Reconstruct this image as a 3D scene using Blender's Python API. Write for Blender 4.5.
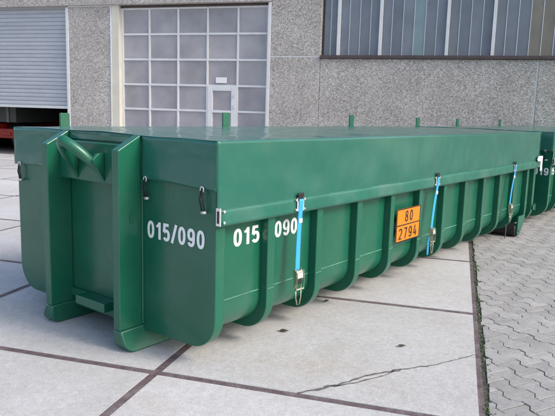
import bpy, bmesh, math, random
from mathutils import Vector, Matrix, noise
R = math.radians
random.seed(7)
scn = bpy.context.scene
for o in list(bpy.data.objects): bpy.data.objects.remove(o)
COL = scn.collection

# ------------------------------------------------------------------ camera
cam = bpy.data.cameras.new('camera'); camo = bpy.data.objects.new('camera', cam); COL.objects.link(camo)
cam.sensor_width = 36; cam.lens = 39.8; cam.clip_start = .05; cam.clip_end = 800
camo.matrix_world = (Matrix.Translation((1.748, -3.344, 1.666)) @ Matrix.Rotation(R(16.18), 4, 'Z')
                     @ Matrix.Rotation(R(90 - 8.917), 4, 'X') @ Matrix.Rotation(R(1.682), 4, 'Z'))
scn.camera = camo
# ------------------------------------------------------------------ sky, sun, exposure
SUN_DIR = Vector((.988, -.11, 0)).normalized(); SUN_EL = R(40)
sun_vec = Vector((SUN_DIR.x*math.cos(SUN_EL), SUN_DIR.y*math.cos(SUN_EL), math.sin(SUN_EL)))
world = bpy.data.worlds.new('World'); scn.world = world; world.use_nodes = True
wn = world.node_tree
sky = wn.nodes.new('ShaderNodeTexSky'); sky.sky_type = 'NISHITA'; sky.sun_disc = False
sky.sun_elevation = SUN_EL; sky.sun_rotation = math.atan2(SUN_DIR.x, SUN_DIR.y)
sky.air_density = 1.0; sky.dust_density = 3.0; sky.ozone_density = 1.0
bg = wn.nodes['Background']; bg.inputs[1].default_value = .15
wn.links.new(sky.outputs[0], bg.inputs[0])
sl = bpy.data.lights.new('sun', 'SUN'); sl.energy = 1.25; sl.angle = R(18); sl.color = (1, .95, .87)
so = bpy.data.objects.new('sun', sl); COL.objects.link(so); so.location = (20, -8, 20)
so.rotation_euler = sun_vec.to_track_quat('Z', 'Y').to_euler()
vs = scn.view_settings; vs.view_transform = 'Standard'; vs.look = 'None'; vs.gamma = 1; vs.use_curve_mapping = False
vs.exposure = 0.80
scn.render.resolution_x = 1024; scn.render.resolution_y = 768

# ------------------------------------------------------------------ materials
def mat(name, base, rough=.5, metal=0., var=0., vscale=5., bump=0., bscale=30., rvar=0., coat=0., dust=None,
        dust_amt=0., dscale=3., objrand=0., spec=.5, bdist=.01):
    m = bpy.data.materials.new(name); m.use_nodes = True
    nt = m.node_tree; n = nt.nodes; L = nt.links; p = n['Principled BSDF']
    p.inputs['Roughness'].default_value = rough; p.inputs['Metallic'].default_value = metal
    p.inputs['Coat Weight'].default_value = coat; p.inputs['Coat Roughness'].default_value = .08
    p.inputs['Specular IOR Level'].default_value = spec
    tc = n.new('ShaderNodeTexCoord'); src = tc.outputs['Object']
    oi = n.new('ShaderNodeObjectInfo')
    add = n.new('ShaderNodeVectorMath'); add.operation = 'ADD'
    mul = n.new('ShaderNodeVectorMath'); mul.operation = 'SCALE'; mul.inputs['Scale'].default_value = 37.
    cmb = n.new('ShaderNodeCombineXYZ')
    for k in range(3): L.new(oi.outputs['Random'], cmb.inputs[k])
    L.new(cmb.outputs[0], mul.inputs[0]); L.new(src, add.inputs[0]); L.new(mul.outputs[0], add.inputs[1])
    src = add.outputs[0]
    def noi(scale, detail=6, r=.55):
        t = n.new('ShaderNodeTexNoise'); t.inputs['Scale'].default_value = scale
        t.inputs['Detail'].default_value = detail; t.inputs['Roughness'].default_value = r
        L.new(src, t.inputs['Vector']); return t.outputs['Fac']
    col = n.new('ShaderNodeRGB'); col.outputs[0].default_value = (*base, 1); out = col.outputs[0]
    if var:
        mr = n.new('ShaderNodeMapRange'); mr.inputs['From Min'].default_value = .3; mr.inputs['From Max'].default_value = .7
        mr.inputs['To Min'].default_value = 1-var; mr.inputs['To Max'].default_value = 1+var
        L.new(noi(vscale), mr.inputs['Value'])
        x = n.new('ShaderNodeVectorMath'); x.operation = 'SCALE'; L.new(out, x.inputs[0]); L.new(mr.outputs[0], x.inputs['Scale']); out = x.outputs[0]
    if objrand:
        mr = n.new('ShaderNodeMapRange'); mr.inputs['To Min'].default_value = 1-objrand; mr.inputs['To Max'].default_value = 1+objrand
        L.new(oi.outputs['Random'], mr.inputs['Value'])
        x = n.new('ShaderNodeVectorMath'); x.operation = 'SCALE'; L.new(out, x.inputs[0]); L.new(mr.outputs[0], x.inputs['Scale']); out = x.outputs[0]
    if dust:
        mr = n.new('ShaderNodeMapRange'); mr.inputs['From Min'].default_value = .48; mr.inputs['From Max'].default_value = .75
        mr.inputs['To Max'].default_value = dust_amt; L.new(noi(dscale, 4, .55), mr.inputs['Value'])
        mx = n.new('ShaderNodeMix'); mx.data_type = 'RGBA'; L.new(mr.outputs[0], mx.inputs['Factor'])
        L.new(out, mx.inputs[6]); mx.inputs[7].default_value = (*dust, 1); out = mx.outputs[2]
    L.new(out, p.inputs['Base Color'])
    if rvar:
        mr = n.new('ShaderNodeMapRange'); mr.inputs['From Min'].default_value = .3; mr.inputs['From Max'].default_value = .7
        mr.inputs['To Min'].default_value = max(.02, rough-rvar); mr.inputs['To Max'].default_value = rough+rvar
        L.new(noi(vscale*1.7+1), mr.inputs['Value']); L.new(mr.outputs[0], p.inputs['Roughness'])
    if bump:
        b = n.new('ShaderNodeBump'); b.inputs['Strength'].default_value = bump; b.inputs['Distance'].default_value = bdist
        L.new(noi(bscale, 4), b.inputs['Height']); L.new(b.outputs[0], p.inputs['Normal'])
    m['src'] = 0
    return m

M = {}
M['green'] = mat('green_paint', (.008, .112, .063), .30, var=.10, vscale=2.5, bump=.10, bscale=3.5, rvar=.07, coat=.12,
                 dust=(.10, .20, .15), dust_amt=.18, dscale=1.6, bdist=.02)
M['tarp'] = mat('tarpaulin', (.017, .130, .092), .24, var=.06, vscale=3, bump=.12, bscale=5, rvar=.06, coat=.3,
                dust=(.14, .25, .21), dust_amt=.25, dscale=1.2, bdist=.012)
M['hem'] = mat('tarpaulin_hem', (.018, .140, .098), .32, var=.10, vscale=6, bump=.2, bscale=9, rvar=.08,
               dust=(.16, .27, .23), dust_amt=.4, dscale=2)
M['seam'] = mat('weld_highlight', (.10, .27, .19), .45, var=.5, vscale=9)  # paler than the body paint: highlight on the weld bead put into the colour
M['foldm'] = mat('fold_sheen', (.05, .21, .15), .4, var=.2, vscale=9)  # lighter green paints the sheen along the tarpaulin fold
M['white'] = mat('white_paint', (.87, .87, .86), .45, var=.05, vscale=40)
M['orange'] = mat('orange_plate', (.80, .215, .004), .35, var=.05, vscale=6)
M['black'] = mat('black', (.012, .012, .012), .5)
M['blue'] = mat('blue_webbing', (.035, .36, .72), .55, var=.12, vscale=60, bump=.3, bscale=300, bdist=.002)
M['alu'] = mat('aluminium', (.78, .78, .77), .34, metal=.55, var=.1, vscale=20)
M['zinc'] = mat('yellow_zinc', (.60, .55, .42), .30, metal=.85, var=.2, vscale=25, rvar=.1)
M['rubber'] = mat('black_rubber', (.016, .016, .017), .6, var=.25, vscale=10, dust=(.10, .09, .08), dust_amt=.35, dscale=8)
M['steel'] = mat('grey_steel', (.16, .16, .16), .45, metal=.5, var=.2, vscale=9)
M['whitefr'] = mat('white_frame', (.74, .74, .74), .4, var=.06, vscale=3)
M['cream'] = mat('cream_frame', (.70, .66, .55), .5, var=.08, vscale=2)
M['shutter'] = mat('shutter_grey', (.44, .46, .50), .42, var=.06, vscale=1.5, objrand=.06)
M['pane'] = mat('cloudy_pane', (.37, .355, .375), .09, var=.20, vscale=1.2, rvar=.06, bump=.10, bscale=1.6, bdist=.01, objrand=.10, dust=(.42,.40,.41), dust_amt=.5, dscale=1.4)
M['chan'] = mat('channel_glass', (.185, .205, .24), .22, var=.12, vscale=2, rvar=.06, objrand=.12)
M['chan_pale'] = mat('channel_glass_pale', (.22, .30, .32), .22, var=.1, vscale=2)
M['chan_tan'] = mat('channel_glass_tan', (.22, .20, .16), .25, var=.15, vscale=2)
M['sill'] = mat('brown_sill', (.085, .062, .060), .5, var=.15, vscale=4)
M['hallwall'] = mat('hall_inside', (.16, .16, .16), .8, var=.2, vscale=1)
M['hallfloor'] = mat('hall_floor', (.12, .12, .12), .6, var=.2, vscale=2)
M['red'] = mat('red_paint', (.30, .018, .012), .4, var=.2, vscale=6)
M['greybox'] = mat('grey_box', (.07, .075, .075), .5, var=.1, vscale=4)
M['leaf'] = mat('dry_leaf', (.07, .045, .028), .7, var=.3, vscale=40)
M['weed'] = mat('weed', (.075, .13, .04), .6, var=.4, vscale=18)
M['joint'] = mat('bitumen_joint', (.120, .086, .092), .75, var=.30, vscale=16, bump=.6, bscale=60, dust=(.28, .25, .24), dust_amt=.55, dscale=9)
M['soil'] = mat('joint_soil', (.060, .062, .045), .9, var=.5, vscale=22, bump=.8, bscale=70)
M['earth'] = mat('asphalt_ground', (.22, .215, .21), .85, var=.2, vscale=.5)
M['crack'] = mat('crack_dirt', (.13, .115, .11), .9, var=.5, vscale=60)

def gravel_mat():
    m = bpy.data.materials.new('exposed_aggregate'); m.use_nodes = True
    nt = m.node_tree; n = nt.nodes; L = nt.links; p = n['Principled BSDF']; p.inputs['Roughness'].default_value = .85
    tc = n.new('ShaderNodeTexCoord')
    v = n.new('ShaderNodeTexVoronoi'); v.inputs['Scale'].default_value = 42; L.new(tc.outputs['Object'], v.inputs['Vector'])
    v2 = n.new('ShaderNodeTexVoronoi'); v2.inputs['Scale'].default_value = 95; L.new(tc.outputs['Object'], v2.inputs['Vector'])
    sep = n.new('ShaderNodeSeparateColor'); L.new(v.outputs['Color'], sep.inputs[0])
    cr = n.new('ShaderNodeValToRGB'); L.new(sep.outputs[0], cr.inputs[0])
    e = cr.color_ramp; e.elements[0].color = (.25, .228, .21, 1); e.elements[1].color = (.70, .67, .64, 1)
    for pos, c in ((.3, (.41, .372, .335)), (.6, (.50, .457, .413)), (.85, (.58, .535, .49))):
        x = e.elements.new(pos); x.color = (*c, 1)
    sep2 = n.new('ShaderNodeSeparateColor'); L.new(v2.outputs['Color'], sep2.inputs[0])
    mr = n.new('ShaderNodeMapRange'); mr.inputs['To Min'].default_value = .78; mr.inputs['To Max'].default_value = 1.22; L.new(sep2.outputs[1], mr.inputs['Value'])
    x = n.new('ShaderNodeVectorMath'); x.operation = 'SCALE'; L.new(cr.outputs[0], x.inputs[0]); L.new(mr.outputs[0], x.inputs['Scale'])
    no = n.new('ShaderNodeTexNoise'); no.inputs['Scale'].default_value = .9; no.inputs['Detail'].default_value = 5; L.new(tc.outputs['Object'], no.inputs['Vector'])
    mr2 = n.new('ShaderNodeMapRange'); mr2.inputs['From Min'].default_value = .3; mr2.inputs['From Max'].default_value = .7
    mr2.inputs['To Min'].default_value = .86; mr2.inputs['To Max'].default_value = 1.1; L.new(no.outputs['Fac'], mr2.inputs['Value'])
    y = n.new('ShaderNodeVectorMath'); y.operation = 'SCALE'; L.new(x.outputs[0], y.inputs[0]); L.new(mr2.outputs[0], y.inputs['Scale'])
    L.new(y.outputs[0], p.inputs['Base Color'])
    b = n.new('ShaderNodeBump'); b.inputs['Strength'].default_value = .5; b.inputs['Distance'].default_value = .006; b.invert = True
    L.new(v.outputs['Distance'], b.inputs['Height']); L.new(b.outputs[0], p.inputs['Normal'])
    return m
M['gravel'] = gravel_mat()

def slab_mat(name, base, stain, fine=90., tint=.07, paver=False):
    m = bpy.data.materials.new(name); m.use_nodes = True
    nt = m.node_tree; n = nt.nodes; L = nt.links; p = n['Principled BSDF']; p.inputs['Roughness'].default_value = .78
    tc = n.new('ShaderNodeTexCoord'); oi = n.new('ShaderNodeObjectInfo')
    cmb = n.new('ShaderNodeCombineXYZ')
    for k in range(3): L.new(oi.outputs['Random'], cmb.inputs[k])
    mul = n.new('ShaderNodeVectorMath'); mul.operation = 'SCALE'; mul.inputs['Scale'].default_value = 53.; L.new(cmb.outputs[0], mul.inputs[0])
    add = n.new('ShaderNodeVectorMath'); add.operation = 'ADD'; L.new(tc.outputs['Object'], add.inputs[0]); L.new(mul.outputs[0], add.inputs[1])
    V = add.outputs[0]
    def noi(s, d, r=.6, dist=0.):
        t = n.new('ShaderNodeTexNoise'); t.inputs['Scale'].default_value = s; t.inputs['Detail'].default_value = d
        t.inputs['Roughness'].default_value = r; t.inputs['Distortion'].default_value = dist; L.new(V, t.inputs['Vector']); return t.outputs['Fac']
    def rng(src, a, b, c, d):
        t = n.new('ShaderNodeMapRange'); L.new(src, t.inputs['Value'])
        for k, x in zip(('From Min', 'From Max', 'To Min', 'To Max'), (a, b, c, d)): t.inputs[k].default_value = x
        return t.outputs[0]
    def mix(fac, a, b):
        mx = n.new('ShaderNodeMix'); mx.data_type = 'RGBA'; L.new(fac, mx.inputs['Factor'])
        if isinstance(a, tuple): mx.inputs[6].default_value = (*a, 1)
        else: L.new(a, mx.inputs[6])
        mx.inputs[7].default_value = (*b, 1); return mx.outputs[2]
    def scale(a, f):
        x = n.new('ShaderNodeVectorMath'); x.operation = 'SCALE'; L.new(a, x.inputs[0]); L.new(f, x.inputs['Scale']); return x.outputs[0]
    c = mix(rng(noi(1.1 if not paver else 6, 8, .62, .4), .38, .68, 0, .75), base, stain)
    c = mix(rng(noi(3.2, 9, .7, 1.2), .57, .72, 0, .42), c, tuple(min(1, b*1.18) for b in base))      # pale lime streaks
    c = mix(rng(noi(7., 6, .7), .60, .78, 0, .55), c, tuple(s*.72 for s in stain))                    # dirt blotches
    if not paver:
        c = mix(rng(noi(.9, 6, .62, .8), .55, .78, 0, .55), c, (.40, .345, .285))                     # rusty brown stains
        c = mix(rng(noi(11., 7, .8, 3.), .62, .74, 0, .5), c, (.66, .65, .64))                      # chalky scuffs
    c = scale(c, rng(noi(22., 6, .75, .5), .3, .7, .86, 1.14))
    c = scale(c, rng(noi(.55, 3, .5), .3, .7, .93, 1.07))
    c = scale(c, rng(noi(fine, 3, .7), .25, .75, .80, 1.20))
    c = scale(c, rng(noi(fine*3.4, 2, .6), .25, .75, .86, 1.14))
    c = scale(c, rng(oi.outputs['Random'], 0, 1, 1-tint, 1+tint))
    L.new(c, p.inputs['Base Color'])
    b = n.new('ShaderNodeBump'); b.inputs['Strength'].default_value = .5; b.inputs['Distance'].default_value = .004
    L.new(noi(fine*1.2, 5, .7), b.inputs['Height']); L.new(b.outputs[0], p.inputs['Normal'])
    return m
M['slab'] = slab_mat('concrete_slab', (.505, .498, .495), (.42, .405, .39))
M['paver'] = slab_mat('grey_paver', (.345, .335, .325), (.275, .265, .255), 120., .10, True)

# ------------------------------------------------------------------ mesh helpers
class MB:
    def __init__(s): s.v = []; s.f = []
    def add(s, vs, fs):
        k = len(s.v); s.v += [tuple(v) for v in vs]; s.f += [tuple(i+k for i in f) for f in fs]; return s
    def box(s, x0, x1, y0, y1, z0, z1):
        return s.add([(x0,y0,z0),(x1,y0,z0),(x1,y1,z0),(x0,y1,z0),(x0,y0,z1),(x1,y0,z1),(x1,y1,z1),(x0,y1,z1)],
                     [(0,3,2,1),(4,5,6,7),(0,1,5,4),(1,2,6,5),(2,3,7,6),(3,0,4,7)])
    def prism(s, poly, axis, a, b):
        n = len(poly)
        def P(p, t):
            return (t, p[0], p[1]) if axis == 'x' else (p[0], t, p[1]) if axis == 'y' else (p[0], p[1], t)
        return s.add([P(p, a) for p in poly]+[P(p, b) for p in poly],
                     [tuple(range(n))[::-1], tuple(range(n, 2*n))]+[(i, (i+1) % n, n+(i+1) % n, n+i) for i in range(n)])
    def tube(s, pts, r, n=10, cap=True):
        pts = [Vector(p) for p in pts]; k0 = len(s.v); N = len(pts)
        rr = r if isinstance(r, (list, tuple)) else [r]*N
        up = None
        for i, p in enumerate(pts):
            d = (pts[min(i+1, N-1)]-pts[max(i-1, 0)]).normalized()
            if up is None:
                up = Vector((0, 0, 1)) if abs(d.z) < .9 else Vector((1, 0, 0))
            a = d.cross(up).normalized(); b = a.cross(d).normalized(); up = b
            for k in range(n):
                t = 2*math.pi*k/n; s.v.append(tuple(p+a*math.cos(t)*rr[i]+b*math.sin(t)*rr[i]))
        for i in range(N-1):
            for k in range(n):
                s.f.append((k0+i*n+k, k0+i*n+(k+1) % n, k0+(i+1)*n+(k+1) % n, k0+(i+1)*n+k))
        if cap:
            s.f.append(tuple(k0+k for k in range(n))[::-1]); s.f.append(tuple(k0+(N-1)*n+k for k in range(n)))
        return s
    def cyl(s, a, b, r, n=20): return s.tube([a, b], r, n)
    def grid(s, fn, nu, nv):
        k = len(s.v)
        for i in range(nu+1):
            for j in range(nv+1): s.v.append(tuple(fn(i/nu, j/nv)))
        for i in range(nu):
            for j in range(nv):
                a = k+i*(nv+1)+j; s.f.append((a, a+nv+1, a+nv+2, a+1))
        return s
    def mesh(s, name, m, smooth=False):
        me = bpy.data.meshes.new(name); me.from_pydata(s.v, [], s.f)
        bm = bmesh.new(); bm.from_mesh(me); bmesh.ops.recalc_face_normals(bm, faces=bm.faces); bm.to_mesh(me); bm.free()
        if smooth:
            me.polygons.foreach_set('use_smooth', [True]*len(me.polygons))
        me.materials.append(m); me.update(); return me
    def build(s, name, m, parent=None, smooth=False, bevel=0., solid=0., seg=2, auto=0):
        o = bpy.data.objects.new(name, s.mesh(name, m, smooth)); COL.objects.link(o); o.parent = parent
        if solid:
            x = o.modifiers.new('solid', 'SOLIDIFY'); x.thickness = solid; x.offset = 0
        if bevel:
            x = o.modifiers.new('bevel', 'BEVEL'); x.width = bevel; x.segments = seg; x.limit_method = 'ANGLE'; x.angle_limit = R(35); x.harden_normals = False
        if auto:
            o.data.polygons.foreach_set('use_smooth', [True]*len(o.data.polygons))
            try: o.data.set_sharp_from_angle(angle=R(auto))
            except Exception: pass
        return o
def empty(name, loc=(0, 0, 0), rz=0., parent=None):
    o = bpy.data.objects.new(name, None); COL.objects.link(o); o.location = loc; o.rotation_euler = (0, 0, rz); o.parent = parent; o.empty_display_size = .1
    return o
def tag(o, label=None, cat=None, group=None, kind=None):
    for k, v in (('label', label), ('category', cat), ('group', group), ('kind', kind)):
        if v: o[k] = v
    return o
def place(name, me, parent, loc=(0, 0, 0), rot=(0, 0, 0)):
    o = bpy.data.objects.new(name, me); COL.objects.link(o); o.parent = parent; o.location = loc; o.rotation_euler = rot; return o
def arc(cx, cy, rx, ry, a0, a1, n=16, p=2.3):
    out = []
    for k in range(n+1):
        t = R(a0+(a1-a0)*k/n); c_, s_ = math.cos(t), math.sin(t)
        out.append((cx+rx*math.copysign(abs(c_)**(2/p), c_), cy+ry*math.copysign(abs(s_)**(2/p), s_)))
    return out
def glyphs(h):      # stroke centre lines in a unit-high cell, h is half the stroke width
    w = .52; x0, x1, y0, y1 = h, w-h, h*.85, 1-h*.85; m = w/2
    rx, ry = (x1-x0)/2, (y1-y0)/2
    return {'0': (w, [(arc(m, .5, rx, ry, 0, 360, 28), 1)]),
            '1': (.40, [([(.27, 0), (.27, 1)], 0), ([(.04, .74), (.15, .79), (.22, .88), (.25, 1-h*.4)], 0)]),
            '5': (w, [([(x1-.01, y1), (x0+.03, y1), (x0, .50)], 0), ([(x0, .50)]+arc(m-.01, .335, rx, .335-y0, 140, -150, 18), 0)]),
            '9': (w, [(arc(m, .665, rx, y1-.665, 0, 360, 24), 1), ([(x1, .665)]+arc(m, .40, rx, .40-y0, 0, -150, 14), 0)]),
            '8': (w, [(arc(m, .75, rx*.9, y1-.75, 0, 360, 20), 1), (arc(m, .27, rx, .27-y0, 0, 360, 20), 1)]),
            '2': (w, [(arc(m, .70, rx, y1-.70, 165, -35, 14)+[(x0, y0), (x1, y0)], 0)]),
            '7': (w, [([(x0, y1), (x1, y1), (m-.04, 0)], 0)]),
            '4': (w, [([(x1-.06, 0), (x1-.06, .55)], 0), ([(m, 1), (x0, .26), (x1+.02, .26)], 0)]),
            '/': (.34, [([(.02, -.04), (.32, 1.04)], 0)])}
def text(name, body, origin, right, up, height, m, parent, width=None, half=.088, gap=.12):
    G = glyphs(half); x = 0.; strokes = []
    for ch in body:
        w, ls = G[ch]
        for pts, cl in ls: strokes.append(([(px+x, py) for px, py in pts], cl))
        x += w+gap
    x -= gap; sx = (width or x*height)/x
    r = Vector(right); u = Vector(up); o3 = Vector(origin); nn = r.cross(u); b = MB()
    for q, (P, cl) in enumerate(strokes):
        if cl: P = P[:-1]
        n = len(P); vs = []; hh = half*(.8 if body != '80' and n == 4 and not cl and P[0][1] > .6 and P[0][1] < .8 else 1)
        for k in range(n):
            a = Vector(P[(k-1) % n] if cl or k else P[0]); c = Vector(P[k]); d = Vector(P[(k+1) % n] if cl or k < n-1 else P[-1])
            d1 = (c-a).normalized() if (c-a).length > 1e-6 else (d-c).normalized(); d2 = (d-c).normalized() if (d-c).length > 1e-6 else d1
            t = (d1+d2).normalized() if (d1+d2).length > 1e-6 else d1
            mi = hh/max(.5, t.dot(d1)); no = Vector((-t.y, t.x))*mi
            for e in (c+no, c-no):
                vs.append(o3+r*(e.x*sx)+u*(e.y*height)+nn*(.0002*q))
        fs = [(2*k, 2*k+1, 2*((k+1) % n)+1, 2*((k+1) % n)) for k in range(n if cl else n-1)]
        b.add(vs, fs)
    o = b.build(name, m, parent); me = o.data
    if me.polygons[0].normal.dot(nn) < 0: me.flip_normals()
    return o

# ------------------------------------------------------------------ ground
g = MB(); g.grid(lambda a, b: (-150+300*a, -150+300*b, -.09), 4, 4)
ground = g.build('ground', M['earth']); tag(ground, kind='structure')
conc = MB().box(-22.02, 2.005, -10, 14.1, -.08, -.0035).build('concrete_pavement', M['joint']); tag(conc, kind='structure')
sm = bmesh.new(); J = .0235
bmesh.ops.create_cube(sm, size=1.)
bmesh.ops.scale(sm, vec=(2-2*J, 2-2*J, .06), verts=sm.verts)
bmesh.ops.bevel(sm, geom=[e for e in sm.edges if e.verts[0].co.z > 0 and e.verts[1].co.z > 0 or abs(e.verts[0].co.z-e.verts[1].co.z) > .01], offset=.007, segments=2, affect='EDGES')
slab_me = bpy.data.meshes.new('concrete_slab'); sm.to_mesh(slab_me); sm.free(); slab_me.materials.append(M['slab'])
rs = random.Random(3); main_slab = None
for ix in range(-11, 1):
    for iy in range(-5, 7):
        o = place('concrete_slab', slab_me, conc, (ix*2+1, iy*2+1, -.03+rs.uniform(-.0015, .0015)), (rs.uniform(-.0006, .0006), rs.uniform(-.0006, .0006), 0))
        if ix == 0 and iy == 0: main_slab = o; o.location.z = -.03; o.rotation_euler = (0, 0, 0)
# crack across the near slab: two jagged ribbons
def ribbon(pts, w, seed, z):
    r = random.Random(seed); P = []
    for (x0, y0), (x1, y1) in zip(pts[:-1], pts[1:]):
        n = max(3, int(math.hypot(x1-x0, y1-y0)/.03))
        for i in range(n):
            t = i/n; P.append((x0+(x1-x0)*t+r.uniform(-.008, .008), y0+(y1-y0)*t+r.uniform(-.008, .008)))
    P.append(pts[-1]); b = MB(); vs = []
    for i, (x, y) in enumerate(P):
        a = P[max(i-1, 0)]; c = P[min(i+1, len(P)-1)]; d = Vector((c[0]-a[0], c[1]-a[1])).normalized()
        ww = w(i/(len(P)-1))*r.uniform(.5, 1.4)
        vs += [(x-d.y*ww, y+d.x*ww, z), (x+d.y*ww, y-d.x*ww, z)]
    b.add(vs, [(2*i, 2*i+1, 2*i+3, 2*i+2) for i in range(len(P)-1)]); return b
def crack_add(pts, w, seed):
    b = ribbon([(x-1, y-1) for x, y in pts], w, seed, .0318); b.build('crack', M['crack'], main_slab)
crack_add([(.935, .035), (1.12, .20), (1.28, .42), (1.50, .61), (1.72, .77), (1.975, 1.05)], lambda t: .011*(1-t)+.003, 4)
crack_add([(1.06, .17), (1.20, .26), (1.36, .42), (1.49, .60)], lambda t: .006, 9)

# interlocking pavers laid diagonally right of the slabs
pav = MB().box(2.005, 13, -10, 14.1, -.08, -.0085).build('paver_pavement', M['soil']); tag(pav, kind='structure')
LP, WP, AM = .20, .165, .022
def wave(s):
    s = (s+LP/2) % LP - LP/2; a = abs(s)
    return -1 if a < .032 else 1 if a > .068 else (a-.05)/.018
def paver_poly(shr):
    h = LP/2-shr; S = [-h, -.068, -.032, .032, .068, h]
    return [(s, WP/2-shr+AM*wave(s if abs(s) < .09 else .1)) for s in S][::-1] + [(s, -(WP/2-shr+AM*wave(s if abs(s) < .09 else .1))) for s in S]
PA = Vector((math.cos(R(-46)), math.sin(R(-46)))); PB = Vector((-PA.y, PA.x))
def paver_block(b, outer, inner, z1=0., z0=-.02):
    n = len(outer)
    b.add([(x, y, z0) for x, y in outer]+[(x, y, z1-.0022) for x, y in outer]+[(x, y, z1) for x, y in inner],
          [tuple(range(2*n, 3*n))]+[(i, (i+1) % n, n+(i+1) % n, n+i) for i in range(n)]+[(n+i, n+(i+1) % n, 2*n+(i+1) % n, 2*n+i) for i in range(n)])
pb = MB(); paver_block(pb, paver_poly(.0035), paver_poly(.0065)); paver_me = pb.mesh('paver', M['paver'])
def clip_x(poly, xm):
    out = []
    for i in range(len(poly)):
        a, c = poly[i], poly[(i+1) % len(poly)]
        ia, ic = a[0] >= xm, c[0] >= xm
        if ia: out.append(a)
        if ia != ic:
            t = (xm-a[0])/(c[0]-a[0]); out.append((xm, a[1]+(c[1]-a[1])*t))
    return out
cells = []
for i in range(-120, 121):
    for j in range(-120, 121):
        c = PA*(i*LP+(LP/2 if j % 2 else 0))+PB*(j*WP)+Vector((5, 4))
        if 1.95 < c.x < 7.5 and -3 < c.y < 13.9: cells.append(c)
def seen(c):
    return c.y > -.2 and c.x < 2.386+(c.y-.253)*.135+.12 and c.y < 9
cells.sort(key=lambda c: (0 if seen(c) else 1, (c-Vector((1.75, -3.34))).length))
rp = random.Random(11); cnt = 0; far = MB(); EDGE = 2.024
for c in cells:
    w = lambda poly: [tuple(c+PA*x+PB*y) for x, y in poly]
    outer = w(paver_poly(.0035)); mn = min(p[0] for p in outer); dz = rp.uniform(-.0025, .0015)
    edge = EDGE+rp.uniform(0, .022)
    if max(p[0] for p in outer) < edge+.03: continue
    if cnt < 300 and seen(c):
        cnt += 1
        if mn > edge:
            place('paver', paver_me, pav, (c.x, c.y, dz), (rp.uniform(-.006, .006), rp.uniform(-.006, .006), R(-46)+rp.uniform(-.012, .012)))
        else:
            b = MB(); paver_block(b, clip_x(outer, edge), clip_x(w(paver_poly(.0065)), edge+.003), dz) if len(clip_x(outer, edge)) == len(clip_x(w(paver_poly(.0065)), edge+.003)) else b.prism(clip_x(outer, edge), 'z', -.02, dz)
            b.build('paver', M['paver'], pav)
    elif mn > edge:
        paver_block(far, outer, w(paver_poly(.0065)), dz)
    else:
        far.prism(clip_x(outer, edge), 'z', -.02, dz)
fo = far.build('pavers_beyond', M['paver'], pav); tag(fo, kind='stuff')

# weeds and moss along the paver edge
wd = MB(); rw = random.Random(5)
def tuft(x, y, n, hh):
    for _ in range(n):
        a = rw.uniform(0, 6.28); l = rw.uniform(.4, 1)*hh; wdt = rw.uniform(.003, .008); ox, oy = x+rw.gauss(0, .012), y+rw.gauss(0, .02)
        dx, dy = math.cos(a), math.sin(a); sp = rw.uniform(.3, 1.1)*l
        z0 = -.012
        wd.add([(ox-dy*wdt*.5, oy+dx*wdt*.5, z0), (ox+dy*wdt*.5, oy-dx*wdt*.5, z0),
                (ox+dx*sp*.5+dy*wdt, oy+dy*sp*.5-dx*wdt, z0+l*.7), (ox+dx*sp*.5-dy*wdt, oy+dy*sp*.5+dx*wdt, z0+l*.7), (ox+dx*sp, oy+dy*sp, z0+l*.75)],
               [(0, 1, 2, 3), (3, 2, 4)])
y = -1.
while y < 8:
    dens = .5+.5*math.sin(y*3.1)*math.sin(y*7.7+1)
    tuft(2.022+rw.uniform(-.012, .03), y, int(2+14*dens*rw.random()), .012+.018*dens); y += rw.uniform(.015, .06)
for c in cells[:500]:
    if rw.random() < .22:
        p = c+PA*(LP/2)+PB*rw.uniform(-.05, .05)
        if p.x > 2.07: tuft(p.x, p.y, rw.randint(2, 6), .014)
wo = wd.build('weeds', M['weed']); tag(wo, 'small green weeds sprouting in the joint beside the pavers', 'weeds', kind='stuff')

# ------------------------------------------------------------------ industrial hall
FY = 14.12
hall = empty('industrial_hall', (-3, FY, 0))
tag(hall, 'grey exposed aggregate industrial hall with shutter, glazed gate and channel glass windows', 'building')
def hb(name, m, x0, x1, y0, y1, z0, z1, bevel=.0, parent=None):
    ox = 0 if parent else 0
    return MB().box(x0+3, x1+3, y0, y1, z0, z1).build(name, m, parent or hall, bevel=bevel)
# wall panels (local y: 0 is the facade plane, + goes inside)
hb('wall_panel', M['gravel'], -10.40, -8.86, -.02, .35, 0, 4.735, .012)
hb('wall_panel', M['gravel'], -3.66, -2.19, -.018, .35, 0, 3.235, .012)
hb('wall_panel', M['gravel'], -3.66, -2.19, -.018, .35, 3.265, 6.2, .012)
hb('wall_panel', M['gravel'], -2.18, 3.56, -.01, .35, 0, 3.19, .012)
hb('wall_panel', M['gravel'], 3.60, 9.4, -.01, .35, 0, 3.19, .012)
hb('wall_panel', M['gravel'], -20, -3.67, -.12, .35, 4.775, 6.2, .012)
hb('wall_panel', M['gravel'], -20, -15.0, -.02, .35, 0, 4.735, .012)
hb('wall_panel', M['gravel'], -2.18, 12, -.05, .35, 5.3, 6.2, .012)
hb('wall_panel', M['gravel'], 9.44, 12, -.01, .35, 0, 5.29, .012)
hb('joint_strip', M['whitefr'], -3.66, -2.185, -.010, .2, 3.236, 3.264)
hb('joint_strip', M['whitefr'], 3.562, 3.598, .012, .2, 0, 3.19)
hb('joint_strip', M['whitefr'], -10.41, -8.6, -.035, .1, 4.738, 4.772)
hb('corner_strip', M['whitefr'], -10.50, -10.405, -.04, .30, 0, 4.736, .006)
hb('corner_strip', M['whitefr'], -8.90, -8.862, -.045, .10, 0, 4.736, .006)
hb('jamb', M['cream'], -8.858, -8.60, -.03, .30, 0, 4.736, .006)
hb('jamb', M['whitefr'], -3.755, -3.665, -.04, .30, 0, 4.77, .006)
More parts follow.
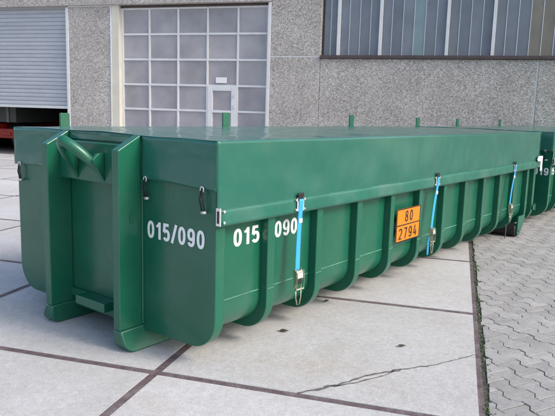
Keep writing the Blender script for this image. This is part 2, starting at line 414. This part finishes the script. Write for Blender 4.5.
hb('roof', M['steel'], -20.2, 12.2, -.3, 14, 6.2, 6.5)
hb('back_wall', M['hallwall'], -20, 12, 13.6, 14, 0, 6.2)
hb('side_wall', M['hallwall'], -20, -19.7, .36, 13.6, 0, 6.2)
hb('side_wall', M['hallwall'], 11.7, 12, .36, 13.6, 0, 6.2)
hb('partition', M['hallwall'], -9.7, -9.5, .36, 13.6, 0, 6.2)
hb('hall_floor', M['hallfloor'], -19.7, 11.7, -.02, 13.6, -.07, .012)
# roller shutter, half open
sh = empty('roller_shutter', (0, 0, 0), parent=hall)
n = 0; z = 1.66
slat = MB(); prof = [(.10, .002), (.10, .125), (.085, .125), (.070, .116), (.064, .065), (.068, .024), (.085, .016), (.088, .002)]
slat.prism([(p[0], p[1]) for p in prof], 'x', -12.0, -7.51)
slat_me = slat.mesh('slat', M['shutter'])
while z < 4.75:
    place('slat', slat_me, sh, (0, .05, z)); z += .127
MB().box(-12.0, -7.51, .09, .17, 1.56, 1.655).build('bottom_bar', M['alu'], sh, bevel=.01)
MB().box(-7.60, -7.505, .10, .24, 0, 4.735).build('guide_rail', M['whitefr'], sh)
# glazed sectional gate
X0, X1 = -8.60, -3.755; cw = (X1-X0)/5; zr = [.04, .87, 1.63, 2.39, 3.155, 3.915, 4.68]
gate = empty('sectional_gate', (0, 0, 0), parent=hall); GY = .16
for i in range(6):
    x = X0+cw*i+3; w = .028
    if i in (0, 5): x += (.035 if i == 0 else -.035); w = .035
    MB().box(x-w, x+w, GY-.04, GY+.04, .0, 4.70).build('mullion', M['whitefr'], gate, bevel=.005)
for k, zz in enumerate(zr):
    for i in range(5):
        if i == 3 and zz < 2.3: continue
        MB().box(X0+cw*i+.03+3, X0+cw*(i+1)-.03+3, GY-.032, GY+.034, zz-.03, zz+.03).build('transom', M['whitefr'], gate, bevel=.004)
for k in range(6):
    for i in range(5):
        if i == 3 and k < 3: continue
        o = MB().box(-cw/2+.03, cw/2-.03, -.008, .008, zr[k]+.03, zr[k+1]-.03).build('pane', M['pane'], gate)
        o.location = (X0+cw*(i+.5)+3, GY+.012, 0); o.rotation_euler = (0, 0, random.uniform(-.01, .01))
MB().box(X0+3, X1+3, GY-.06, GY+.06, 4.702, 4.76).build('head_rail', M['sill'], gate)
# wicket door in the gate
wk = empty('wicket_door', (0, 0, 0), parent=hall); wx0, wx1 = X0+3*cw+3+.03, X0+4*cw+3-.03
for a, b in ((wx0, wx0+.15), (wx1-.15, wx1)):
    MB().box(a, b, GY-.055, GY+.04, .02, 2.36).build('door_stile', M['whitefr'], wk, bevel=.006)
for z0, z1 in ((2.24, 2.36), (1.585, 1.66), (.83, .90), (.02, .16)):
    MB().box(wx0+.152, wx1-.152, GY-.052, GY+.038, z0, z1).build('door_rail', M['whitefr'], wk, bevel=.006)
for z0, z1 in ((1.66, 2.24), (.90, 1.585), (.16, .83)):
    o = MB().box(wx0+.15, wx1-.15, -.008, .008, z0, z1).build('pane', M['pane'], wk); o.location = (0, GY+.01, 0)
MB().tube([(wx1-.07, GY-.06, 1.05), (wx1-.07, GY-.11, 1.05), (wx1-.19, GY-.11, 1.05)], .011, 8).build('handle', M['alu'], wk)
for hz in (2.05, 1.72):
    MB().box(wx1-.09, wx1-.03, GY-.075, GY-.056, hz, hz+.09).build('hinge', M['alu'], wk, bevel=.004)
MB().box(wx0+.26, wx0+.61, GY-.05, GY-.036, 2.47, 2.64).build('notice_sheet', M['white'], wk)
# channel glass ribbon window
win = empty('ribbon_window', (0, 0, 0), parent=hall)
mull = [-2.17, -1.70, -.53, 1.255, 2.43, 4.2, 5.4, 7.2, 8.4, 9.42]
for a in mull[1:-1]:
    MB().box(a+3-.045, a+3+.045, .05, .2, 3.285, 5.29).build('mullion', M['whitefr'], win, bevel=.005)
for a, b in zip(mull[:-1], mull[1:]):
    nn = max(1, round((b-a)/.285)); w = (b-a)/nn
    for i in range(nn):
        xa = a+w*i; mm = M['chan']
        if abs(xa+w/2-.55) < .15: mm = M['chan_pale']
        if 3.38 < xa+w/2 < 3.98: mm = M['chan_tan']
        x0 = xa+3+.008+(.046 if i == 0 else 0); x1 = xa+w+3-.008-(.046 if i == nn-1 else 0)
        o = MB().prism([(x0, .13), (x0, .20), (x0+.012, .20), (x0+.012, .142), (x1-.012, .142), (x1-.012, .20), (x1, .20), (x1, .13)], 'z', 3.285, 5.29).build('glass_channel', mm, win)
        if i: MB().box(xa+3-.007, xa+3+.007, .118, .19, 3.285, 5.29).build('glazing_joint', M['alu'], win)
MB().box(-2.18+3, 9.43+3, .21, .26, 3.2, 5.29).build('backing', M['hallwall'], win)
hb('window_sill', M['sill'], -2.185, 9.43, -.09, .25, 3.192, 3.283, .008)

# red truck parked in the dark hall
tr = empty('parked_truck', (-14.62, FY+1.25, .012))
tag(tr, 'red truck with grey box body parked inside the half open shutter', 'truck')
for s in (-1, 1):
    w = empty('wheel', (s*.92, .5, .48), parent=tr)
    t = MB(); pr = [(.11, .26), (.14, .30), (.15, .42), (.13, .47), (.10, .485)]; N = 28
    ring = [(a, r) for a, r in pr]+[(-a, r) for a, r in pr[::-1]]
    vs = []; fs = []
    for k in range(N):
        th = 2*math.pi*k/N
        for a, r in ring:
            rr = r*(1.015 if (k % 2 and r > .45) else 1.); vs.append((a, rr*math.cos(th), rr*math.sin(th)))
    m_ = len(ring)
    for k in range(N):
        for q in range(m_):
            fs.append((k*m_+q, k*m_+(q+1) % m_, ((k+1) % N)*m_+(q+1) % m_, ((k+1) % N)*m_+q))
    t.add(vs, fs); t.build('tyre', M['rubber'], w, smooth=True)
    MB().cyl((-.09, 0, 0), (.09, 0, 0), .262, 24).build('rim', M['steel'], w)
    mg = MB(); mp = [(.5+.58*math.cos(R(a)), .48+.58*math.sin(R(a))) for a in range(10, 171, 16)]
    mp += [(.5+.56*math.cos(R(a)), .48+.56*math.sin(R(a))) for a in range(170, 9, -16)]
    mg.prism(mp, 'x', s*.92-.2, s*.92+.2).build('mudguard', M['black'], tr)
    MB().box(s*.95-.17, s*.95+.17, -.39, -.355, .54, .66).build('tail_light', M['red'], tr, bevel=.01)
MB().box(-1.2, 1.2, -.35, -.2, .44, .78).build('bumper', M['red'], tr, bevel=.02)
MB().box(-.45, .45, -.3, 5.5, .75, .95).build('chassis', M['red'], tr, bevel=.01)
MB().box(-1.22, 1.22, -.2, 4., 1.0, 3.2).build('box_body', M['greybox'], tr, bevel=.02)
MB().box(-.06, .06, -.24, -.2, 1.0, 3.2).build('door_bar', M['steel'], tr)
for s in (-1, 1): MB().box(s*.9-.05, s*.9+.05, -.24, -.2, 1.0, 3.2).build('door_bar', M['steel'], tr)
MB().box(-1.2, 1.2, 4.2, 5.9, .9, 2.9).build('cab', M['red'], tr, bevel=.1)

# ------------------------------------------------------------------ roll-off containers
W, H, LEN = 2.302, 1.478, 6.95
ZT = .952; SKIN = .065; ZB = .116; RB = .22
VO, VI = .70, .771
def outline(off, top):
    r = RB-off*.4; z0 = ZB+off; p = []
    a0 = [(off+r-r*math.cos(R(t)), z0+r-r*math.sin(R(t))) for t in range(0, 91, 9)]
    p = [(off, top)]+a0+[(W-x, zz) for x, zz in a0[::-1]]+[(W-off, top)]
    return p
def rib_mesh():
    r = RB; r2 = RB-SKIN*.4-.004
    N = 11; outer = [(0, 1.0)]; inner = [(SKIN+.004, 1.0)]
    for k in range(N):
        t = R(90*k/(N-1))
        outer.append((r-r*math.cos(t), ZB+r-r*math.sin(t)))
        inner.append((SKIN+.004+r2-r2*math.cos(t), ZB+SKIN+.004+r2-r2*math.sin(t)))
    outer.append((.575, ZB)); inner.append((.575, ZB+SKIN))
    b = MB(); vs = []; w = .08
    for (a, c) in zip(outer, inner):
        vs += [(0, a[0], a[1]), (w, a[0], a[1]), (w, c[0], c[1]), (0, c[0], c[1])]
    n = len(outer); fs = [(0, 1, 2, 3), tuple(4*(n-1)+k for k in (3, 2, 1, 0))]
    for i in range(n-1):
        for k in range(4): fs.append((4*i+k, 4*i+(k+1) % 4, 4*i+4+(k+1) % 4, 4*i+4+k))
    b.add(vs, fs); return b.mesh('rib', M['green'], False)
RIB = rib_mesh()
RIBM = None
def nz(x, y, z=0., s=1.): return noise.noise(Vector((x*s, y*s, z*s)))

def container(name, loc, rz, label, number, seed, tabs, plate, group, tv=.645):
    c = empty(name, loc, rz); tag(c, label, 'container', group)
    rnd = random.Random(seed); sd = seed*3.7
    # body shell, end frames
    MB().prism(outline(SKIN, 1.44), 'x', .05, LEN-.05).build('body', M['green'], c, auto=30)
    MB().prism(outline(0, 1.455), 'x', 0, .085).build('front_panel', M['green'], c, bevel=.006, auto=30)
    MB().prism(outline(0, 1.455), 'x', LEN-.09, LEN-.002).build('rear_frame', M['green'], c, bevel=.006, auto=30)
    # rear gate
    gt = MB().box(LEN, LEN+.05, .06, W/2-.01, .22, 1.40).build('rear_door', M['green'], c, bevel=.006)
    gt2 = MB().box(LEN, LEN+.05, W/2+.01, W-.06, .22, 1.40).build('rear_door', M['green'], c, bevel=.006)
    for s, p in ((0, gt), (1, gt2)):
        for zz in (.45, .8, 1.15):
            y0 = .10 if s == 0 else W/2+.05
            MB().box(LEN+.051, LEN+.09, y0, y0+W/2-.16, zz-.03, zz+.03).build('stiffener', M['green'], p, bevel=.005)
    for s in (0, 1):
        for zz in (.35, 1.1):
            v = -.012 if s == 0 else W+.012
            MB().cyl((LEN+.02, v, zz-.05), (LEN+.02, v, zz+.05), .022, 12).build('hinge', M['green'], c, smooth=False)
            MB().box(LEN-.07, LEN+.02, v-.012, v+.012, zz-.035, zz+.035).build('hinge_leaf', M['green'], c, bevel=.004)
    # ribs, both sides
    for k in range(11):
        u = .52+.6*k
        o = place('rib', RIB, c, (u, 0, 0))
        x = o.modifiers.new('b', 'BEVEL'); x.width = .006; x.segments = 2; x.limit_method = 'ANGLE'; x.angle_limit = R(50)
        o = place('rib', RIB, c, (u+.08, W, 0), (0, 0, math.pi))
    # weld line on skin and ribs, its highlight painted in as paler green
    for k in range(12):
        a = .09 if k == 0 else .6*k
        b = .52+.6*k-.004 if k < 11 else LEN-.09
        mb = MB(); n = 14; zz = .425
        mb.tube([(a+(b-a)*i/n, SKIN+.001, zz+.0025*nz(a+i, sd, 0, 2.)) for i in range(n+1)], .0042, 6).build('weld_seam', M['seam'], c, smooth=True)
        if k < 11:
            u = .52+.6*k
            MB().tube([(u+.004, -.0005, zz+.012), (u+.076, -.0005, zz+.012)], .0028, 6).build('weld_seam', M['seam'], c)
    # skids and upright hook posts
    for s in (0, 1):
        def V(v): return v if s == 0 else W-v
        fr = [(-.2+.075-.075*math.cos(R(t)), .075-.075*math.sin(R(t))) for t in range(0, 91, 15)]
        poly = fr+[(6.75, 0), (6.75, .19), (.05, .19), (.05, .146), (-.2, .146)]
        sk = MB().prism(poly, 'y', .62, .777)
        sk.v = [(x, V(y if y > .7 else y+.075*min(1, z/.146)), z) for x, y, z in sk.v]
        sk.build('skid', M['green'], c, bevel=.010, auto=30)
        post = [(-.2, .147), (-.2, 1.385), (-.02, 1.481), (-.003, 1.481), (-.003, .147)]
        po = MB().prism(post, 'y', V(VO), V(VI)).build('hook_post', M['green'], c, bevel=.006)
        MB().tube([(-.006, V(VO-.006), .16), (-.006, V(VO-.006), 1.44)], .008, 6).build('weld_seam', M['green'], c)
        ov = MB(); pts = [(-.095+.016*math.cos(R(t)), .93+(.022 if math.sin(R(t)) > 0 else -.022)+.016*math.sin(R(t))) for t in range(0, 360, 15)]
        ov.prism(pts, 'y', V(VO-.008), V(VO-.001)).build('oval_boss', M['green'], po, bevel=.002)
    # crossplate between the posts with the hook bail
    cp = MB(); cp.box(-.10, -.003, VI+.002, W-VI-.002, 1.135, 1.415).build('crossplate', M['green'], c, bevel=.006)
    vc = W/2; pts = []; rr = []
    for i in range(33):
        t = i/32; a = math.pi*t
        e = abs(math.cos(a)); out = max(0, 1-e**1.6)**.8
        pts.append((-.088-.225*out, vc+.160*math.cos(a), 1.165+.265*out**.85))
        q = abs(2*t-1)
        rr.append(.038 if q < .45 else .038-.032*((q-.45)/.55)**1.2)
    bail = MB().tube(pts, rr, 14).build('hook_bail', M['green'], c, smooth=True)
    for s in (-1, 1):        # spear-shaped weld gussets at the bail feet
        gp = [(-.101, 1.145), (-.112, 1.165), (-.20, 1.30), (-.15, 1.345), (-.101, 1.35)]
        MB().prism(gp, 'y', vc+s*.155-.016, vc+s*.155+.016).build('gusset', M['green'], bail, bevel=.004)
    MB().box(-.125, -.004, vc-.175, vc+.175, .195, .262).build('step', M['green'], c, bevel=.005)
    MB().box(-.03, -.003, VI+.002, W-VI-.002, .20, .26).build('lower_crossbar', M['green'], c, bevel=.004)
    # rear rollers
    for s in (0, 1):
        va, vb = (-.05, .36) if s == 0 else (W+.05, W-.36)
        sg = 1 if s == 0 else -1; uc = 6.17; zc = .098
        ro = MB().cyl((uc, va+sg*.03, zc), (uc, vb, zc), .095, 28).build('rear_roller', M['rubber'], c, bevel=.012, auto=40)
        MB().cyl((uc, va-sg*.004, zc), (uc, va+sg*.032, zc), .022, 12).build('axle', M['steel'], ro)
        br = [(uc-.05, .30), (uc+.26, .30), (uc+.20, .16), (uc+.11, .085), (uc+.07, .035), (uc, .02), (uc-.06, .06)]
        MB().prism(br, 'y', va+sg*.004, va+sg*.026).build('roller_bracket', M['green'], c, bevel=.004)
    MB().tube([(5.92, .06, .20), (5.92, .055, .12), (5.925, .06, .0)], .006, 6).build('drain_rod', M['steel'], c)
    # ---------------- tarpaulin
    tp = empty('tarpaulin', parent=c)
    seg = [(-.020, ZT+.004), (-.016, 1.30), (-.014, H-.012), (-.0125, H-.006), (-.0085, H-.0015), (-.002, H), (.3, H+.006), (W/2, H+.010), (W-.3, H+.006),
           (W+.002, H), (W+.0085, H-.0015), (W+.0125, H-.006), (W+.014, H-.012), (W+.016, 1.36), (W+.020, ZT+.24)]
    SEC = []
    for a, b in zip(seg[:-1], seg[1:]):
        l = math.hypot(b[0]-a[0], b[1]-a[1]); n = max(1, round(l/.06))
        fr_ = [k/n for k in range(n)]
        if l > .05: fr_ = sorted(set(fr_+[.006/l, 1-.006/l]))
        SEC += [(a[0]+(b[0]-a[0])*f, a[1]+(b[1]-a[1])*f) for f in fr_]
    SEC.append(seg[-1]); NU = 240
    sheet = MB(); vs = []; fs = []
    for i in range(NU+1):
        u = -.014+(LEN+.026)*i/NU
        bow = math.cos(2*math.pi*(u-.5)/.86)
        for v, z in SEC:
            top = z > H-.02
            dv = dz = 0.
            if top:
                e = min(1, min(v, W-v)/.12) if 0 < v < W else 0
                dz = (e*(.004*bow+.009*nz(u, v, sd, 1.3)+.003*nz(u, v, sd, 5.))+.004*nz(u, v, sd+9, 2.))
            else:
                s = -1 if v < W/2 else 1; k = min(1, (H-z)/.1)
                dv = s*k*(.004*bow*max(0, 1-(H-z)/.45)+.010*nz(u, z*1.5, sd, 1.8)+.004*nz(u*2.4, z, sd, 4.))
                dv *= 1 if z > ZT+.2 else .25
                dv = min(dv, .008) if s > 0 else max(dv, -.008)
                if s < 0:
                    for us in (2.76, 4.95): dv -= .0045*max(0, 1-abs(u-us)/.045)*k
                if z < ZT+.02: dz = .004*nz(u, 1, sd, 2.)
            vs.append((u, v+dv, z+dz))
    n = len(SEC)
    for i in range(NU):
        for j in range(n-1): fs.append((i*n+j, i*n+j+1, (i+1)*n+j+1, (i+1)*n+j))
    sheet.add(vs, fs).build('cover_sheet', M['tarp'], tp, smooth=True, solid=.003)
    for s in (0, 1):     # doubled hem band with the fold line
        def hem(a, b):
            u = -.012+(LEN+.02)*a; z = ZT-.004+.108*b+(.24 if s else 0)
            v = -.0275-.003*nz(u, z, sd, 2.)+(.004*b**6)
            return (u, v if s == 0 else W-v, z+.003*nz(u, 3, sd, 1.7))
        MB().grid(hem, 90, 5).build('hem', M['hem'], tp, smooth=True, solid=.003)
        MB().tube([(-.01+(LEN+.02)*i/60, (-.0255 if s == 0 else W+.0255), ZT+.104+(.24 if s else 0)+.003*nz(-.01+(LEN+.02)*i/60, 3, sd, 1.7)) for i in range(61)], .0016, 6).build('fold', M['foldm'], tp, smooth=True)
    def topn(v):
        e = min(1, min(v, W-v)/.12) if 0 < v < W else 0
        u = -.014; return e*(.004*math.cos(2*math.pi*(u-.5)/.86)+.009*nz(u, v, sd, 1.3)+.003*nz(u, v, sd, 5.))+.004*nz(u, v, sd+9, 2.)
    def flap(va, vb, zb, end, ph):
        def fn(a, b):
            v = va+(vb-va)*a; top = min(H+.004, H-.004+.02*min(1, max(0, min(v, W-v))/.6))+topn(v)
            zb_ = zb-.022*(max(0, (.7-v)/.7) if v < .7 else max(0, (v-W+.7)/.7))+.005*nz(v, ph, sd, 4.)
            z = top+(zb_-top)*b
            k = min(1, b*3)
            du = k*(.010*nz(v, z, sd+ph, 2.2)+.005*nz(v, z, sd+ph, 6.))-.004
            u = -.010-abs(du)-.004*b if end == 0 else LEN+.062+abs(du)
            return (u, v, z)
        MB().grid(fn, 28, 14).build('end_flap', M['tarp'], tp, smooth=True, solid=.003)
    flap(-.019, VO-.015, 1.195, 0, 1); flap(W-VO+.015, W+.019, 1.195, 0, 2)
    flap(VI+.004, W-VI-.004, 1.425, 0, 3); flap(-.008, W+.008, 1.19, 1, 4)
    # shock cords with eyelets on the front flaps
    for v, za, zb in ((.64, 1.187, 1.062), (.10, 1.170, 1.030), (2.23, 1.172, 1.045), (1.68, 1.187, 1.06)):
        cd = empty('shock_cord', (0, 0, 0), parent=c)
        e = MB(); e.tube([(-.026, v+.014*math.cos(R(t)), za+.004+.018*math.sin(R(t))) for t in range(0, 361, 30)], .0045, 6, False).build('eyelet', M['alu'], cd, smooth=True)
        for k in (-1, 1):
            MB().tube([(-.03, v+k*.004, za), (-.034, v+k*.014, za-.06), (-.026, v-.012+k*.010, zb)], .005, 6).build('cord', M['black'], cd, smooth=True)
        MB().tube([(0, v-.006, zb), (-.034, v-.006, zb), (-.040, v-.045, zb+.004)], .009, 8).build('peg', M['alu'], cd, smooth=True)
    # corner clips of the hem tube
    for u, s in ((-.014, 0), (LEN+.006, 0)):
        v = -.037 if s == 0 else W+.037; sg = 1 if u > 1 else -1
        cl = MB(); sv = -1 if s == 0 else 1
        cl.box(min(u, u+sg*.005), max(u, u+sg*.005), v-.012, v+.022, .958, 1.07)
        cl.box(u-.004, u+.004, v-.014, v-.011, .958, 1.07)
        p = cl.build('corner_clip', M['alu'], c, bevel=.002)
        inn = MB().box(u+sg*.005, u+sg*.0062, v-.005, v+.012, .975, 1.052).build('clip_slot', M['black'], p)
        for zz in (.975, 1.045):
            MB().cyl((u-sg*.045, v, zz), (u-sg*.045, v+sv*.006, zz), .009, 12).build('rivet', M['alu'], p)
    # big white end bracket at the rear corner
    MB().prism([(LEN-.17, 1.075), (LEN-.12, 1.125), (LEN+.10, 1.125), (LEN+.10, .90), (LEN+.02, .90), (LEN+.02, 1.05), (LEN-.12, 1.05)], 'y', -.052, -.044).build('latch_plate', M['white'], c, bevel=.002)
    # ratchet straps
    for ut, ub, ln in ((.838, .815, .26), (3.245, 3.150, .27), (5.79, 5.665, .24)):
        st = empty('ratchet_strap', (0, 0, 0), parent=c)
        MB().box(ut-.042, ut+.042, -.040, -.037, .962, 1.060).build('strap_plate', M['alu'], st, bevel=.001)
        for du in (-.052, .052):
            for zz in (.975, 1.045): MB().cyl((ut+du, -.034, zz), (ut+du, -.042, zz), .008, 10).build('rivet', M['alu'], st)
        MB().box(ut-.034, ut+.034, -.045, -.034, 1.035, 1.095).build('rubber_pad', M['black'], st, bevel=.006)
        zt, zb = 1.05, .52
        def web(a, b):
            t = a; k = min(1, t/.2)
            u = ut+(ub-ut)*max(0, (t-.15)/.85); z = zt+(zb-zt)*t; v = -.046+.008*math.sin(math.pi*t)
            return (u+(b-.5)*.050, v+.003*nz(z*3, b, sd+ut), z)
        MB().grid(web, 24, 4).build('webbing', M['blue'], st, smooth=True, solid=.003)
        lb = MB().box(-.020, .020, -.0015, .0015, -.016, .016).build('care_label', M['white'], st); t = .30
        lb.location = (ut+(ub-ut)*(t-.15)/.85+.004, -.046+.008*math.sin(math.pi*t)-.005, zt+(zb-zt)*t)
        if 3 < ut < 4: MB().grid(lambda a, b: (ub+.02+(b-.5)*.04-.010*a, -.012-.004*a, .43-.19*a), 6, 2).build('strap_tail', M['blue'], st, smooth=True, solid=.003)
        ra = empty('ratchet', (ub, -.045, .50), parent=st)
        ra.rotation_euler = (R(-4), 0, R(rnd.uniform(-6, 6)))
        for s in (-1, 1):
            MB().prism([(-.004, .040), (-.018, .030), (-.026, .0), (-.020, -.05), (-.008, -.10), (.004, -.10), (.008, .03)], 'x', s*.034-.0025, s*.034+.0025).build('side_plate', M['zinc'], ra, bevel=.001)
            MB().prism([(-.022, .030), (-.034, .024), (-.036, -.03), (-.026, -.115), (-.018, -.115), (-.024, -.03)], 'x', s*.041-.002, s*.041+.002).build('lever_arm', M['zinc'], ra, bevel=.001)
        MB().cyl((-.040, -.010, .012), (.040, -.010, .012), .017, 14).build('spool', M['zinc'], ra, bevel=.002)
        MB().cyl((-.042, -.022, -.112), (.042, -.022, -.112), .007, 10).build('lever_grip', M['zinc'], ra)
        MB().box(-.030, .030, -.034, -.029, -.030, .010).build('lever_plate', M['alu'], ra, bevel=.002)
        MB().box(-.030, .030, -.022, -.016, -.075, -.040).build('pawl', M['black'], ra, bevel=.002)
        MB().tube([(-.030, -.008, -.10), (-.028, -.006, -.10-.5*ln*.6), (-.012, -.004, -.10-ln*.5), (.012, -.004, -.10-ln*.5), (.028, -.006, -.10-.5*ln*.6), (.030, -.008, -.10)], .0045, 8).build('wire_hook', M['zinc'], ra, smooth=True)
    # upright tarpaulin stakes along the far rim
    for u, w, zt in tabs:
        p = [(u-w/2, 1.35), (u+w/2, 1.35)]+[(u+w/2*(.75+.25*math.cos(R(t))) if 0 else u+(w/2-.012)+.012*math.cos(R(t)), zt-.012+.012*math.sin(R(t))) for t in (0, 45, 90)]
        p += [(u-(w/2-.012)+.012*math.cos(R(t)), zt-.012+.012*math.sin(R(t))) for t in (90, 135, 180)]
        MB().prism(p, 'y', W+.045, W+.065).build('tarp_stake', M['green'], c, bevel=.003)
    # painted numbers
    text('painted_number', number, (-.0016, tv, .788), (0, -1, 0), (0, 0, 1), .118, M['white'], c, width=.550)
    a, b = number.split('/')
    text('painted_number', a, (.235, SKIN-.0016, .772), (1, 0, 0), (0, 0, 1), .118, M['white'], c, width=.268)
    text('painted_number', b, (.675, SKIN-.0016, .772), (1, 0, 0), (0, 0, 1), .118, M['white'], c, width=.268)
    if plate:
        pl = MB().box(2.42, 2.92, -.016, -.012, .472, .795).build('hazard_plate', M['orange'], c, bevel=.001)
        pl['label'] = 'orange hazard plate reading 80 over 2794'
        fr = MB(); f = .011
        fr.box(2.42, 2.92, -.0175, -.0165, .472, .472+f); fr.box(2.42, 2.92, -.0175, -.0165, .795-f, .795)
        fr.box(2.42, 2.42+f, -.0175, -.0165, .472+f, .795-f); fr.box(2.92-f, 2.92, -.0175, -.0165, .472+f, .795-f)
        fr.box(2.42+f, 2.92-f, -.0175, -.0165, .629, .640); fr.build('plate_border', M['black'], pl)
        text('plate_number', '80', (2.592, -.0178, .662), (1, 0, 0), (0, 0, 1), .105, M['black'], pl, width=.16, half=.068, gap=.30)
        text('plate_number', '2794', (2.475, -.0178, .500), (1, 0, 0), (0, 0, 1), .105, M['black'], pl, width=.38, half=.068, gap=.26)
        for uu in (2.46, 2.88): MB().box(uu-.02, uu+.02, -.0118, SKIN, .60, .66).build('plate_bracket', M['steel'], c)
    return c
CR = R(90-21.589)
C0 = Vector((.342, .1465, 0))
UX = Vector((math.cos(CR), math.sin(CR), 0)); VX = Vector((-math.sin(CR), math.cos(CR), 0))
container('roll_off_container', C0, CR, 'dark green tarpaulin covered roll-off container with orange 80/2794 hazard plate', '015/090', 1,
          ((.49, .095, 1.60), (2.62, .11, 1.64), (5.44, .12, 1.65)), True, 'green roll-off containers in the yard')
container('roll_off_container', C0+UX*7.60+VX*-.04, CR, 'dark green roll-off container standing behind the one with the hazard plate', '015/019', 2,
          ((.08, .13, 1.63), (1.95, .13, 1.63), (4.55, .12, 1.64)), False, 'green roll-off containers in the yard', tv=.575)

# ------------------------------------------------------------------ fallen leaves
def leaf(x, y, l, rz, seed, label):
    r = random.Random(seed); b = MB()
    pr = [(-.5, .0), (-.35, .16), (-.1, .24), (.2, .17), (.5, 0)]
    vs = []
    for k, (s, w) in enumerate(pr):
        zc = .004+.012*abs(s)*r.uniform(.5, 1.4)
        vs += [(s*l, w*l, zc+.010*w*4*r.uniform(.5, 1.2)), (s*l, 0, zc), (s*l, -w*l, zc+.010*w*4*r.uniform(.3, 1.2))]
    fs = []
    for k in range(4):
        fs += [(3*k, 3*k+1, 3*k+4, 3*k+3), (3*k+1, 3*k+2, 3*k+5, 3*k+4)]
    o = b.add(vs, fs).build('fallen_leaf', M['leaf'], None, smooth=True, solid=.0015)
    MB().tube([(-.5*l, 0, .006), (-.75*l, .05*l, .004)], .0015, 5).build('stalk', M['leaf'], o)
    o.location = (x, y, .002); o.rotation_euler = (0, 0, rz); tag(o, label, 'leaf', 'dry leaves on the concrete')
leaf(.569, .999, .075, .15, 1, 'dry brown leaf on the concrete below the strap beside the number 090')
leaf(1.46, 1.01, .060, .4, 2, 'dry brown leaf in the middle of the slab, between crack and hazard plate')
leaf(.72, 1.87, .055, 1., 3, 'dry brown leaf lying close under the container side by a slab joint')
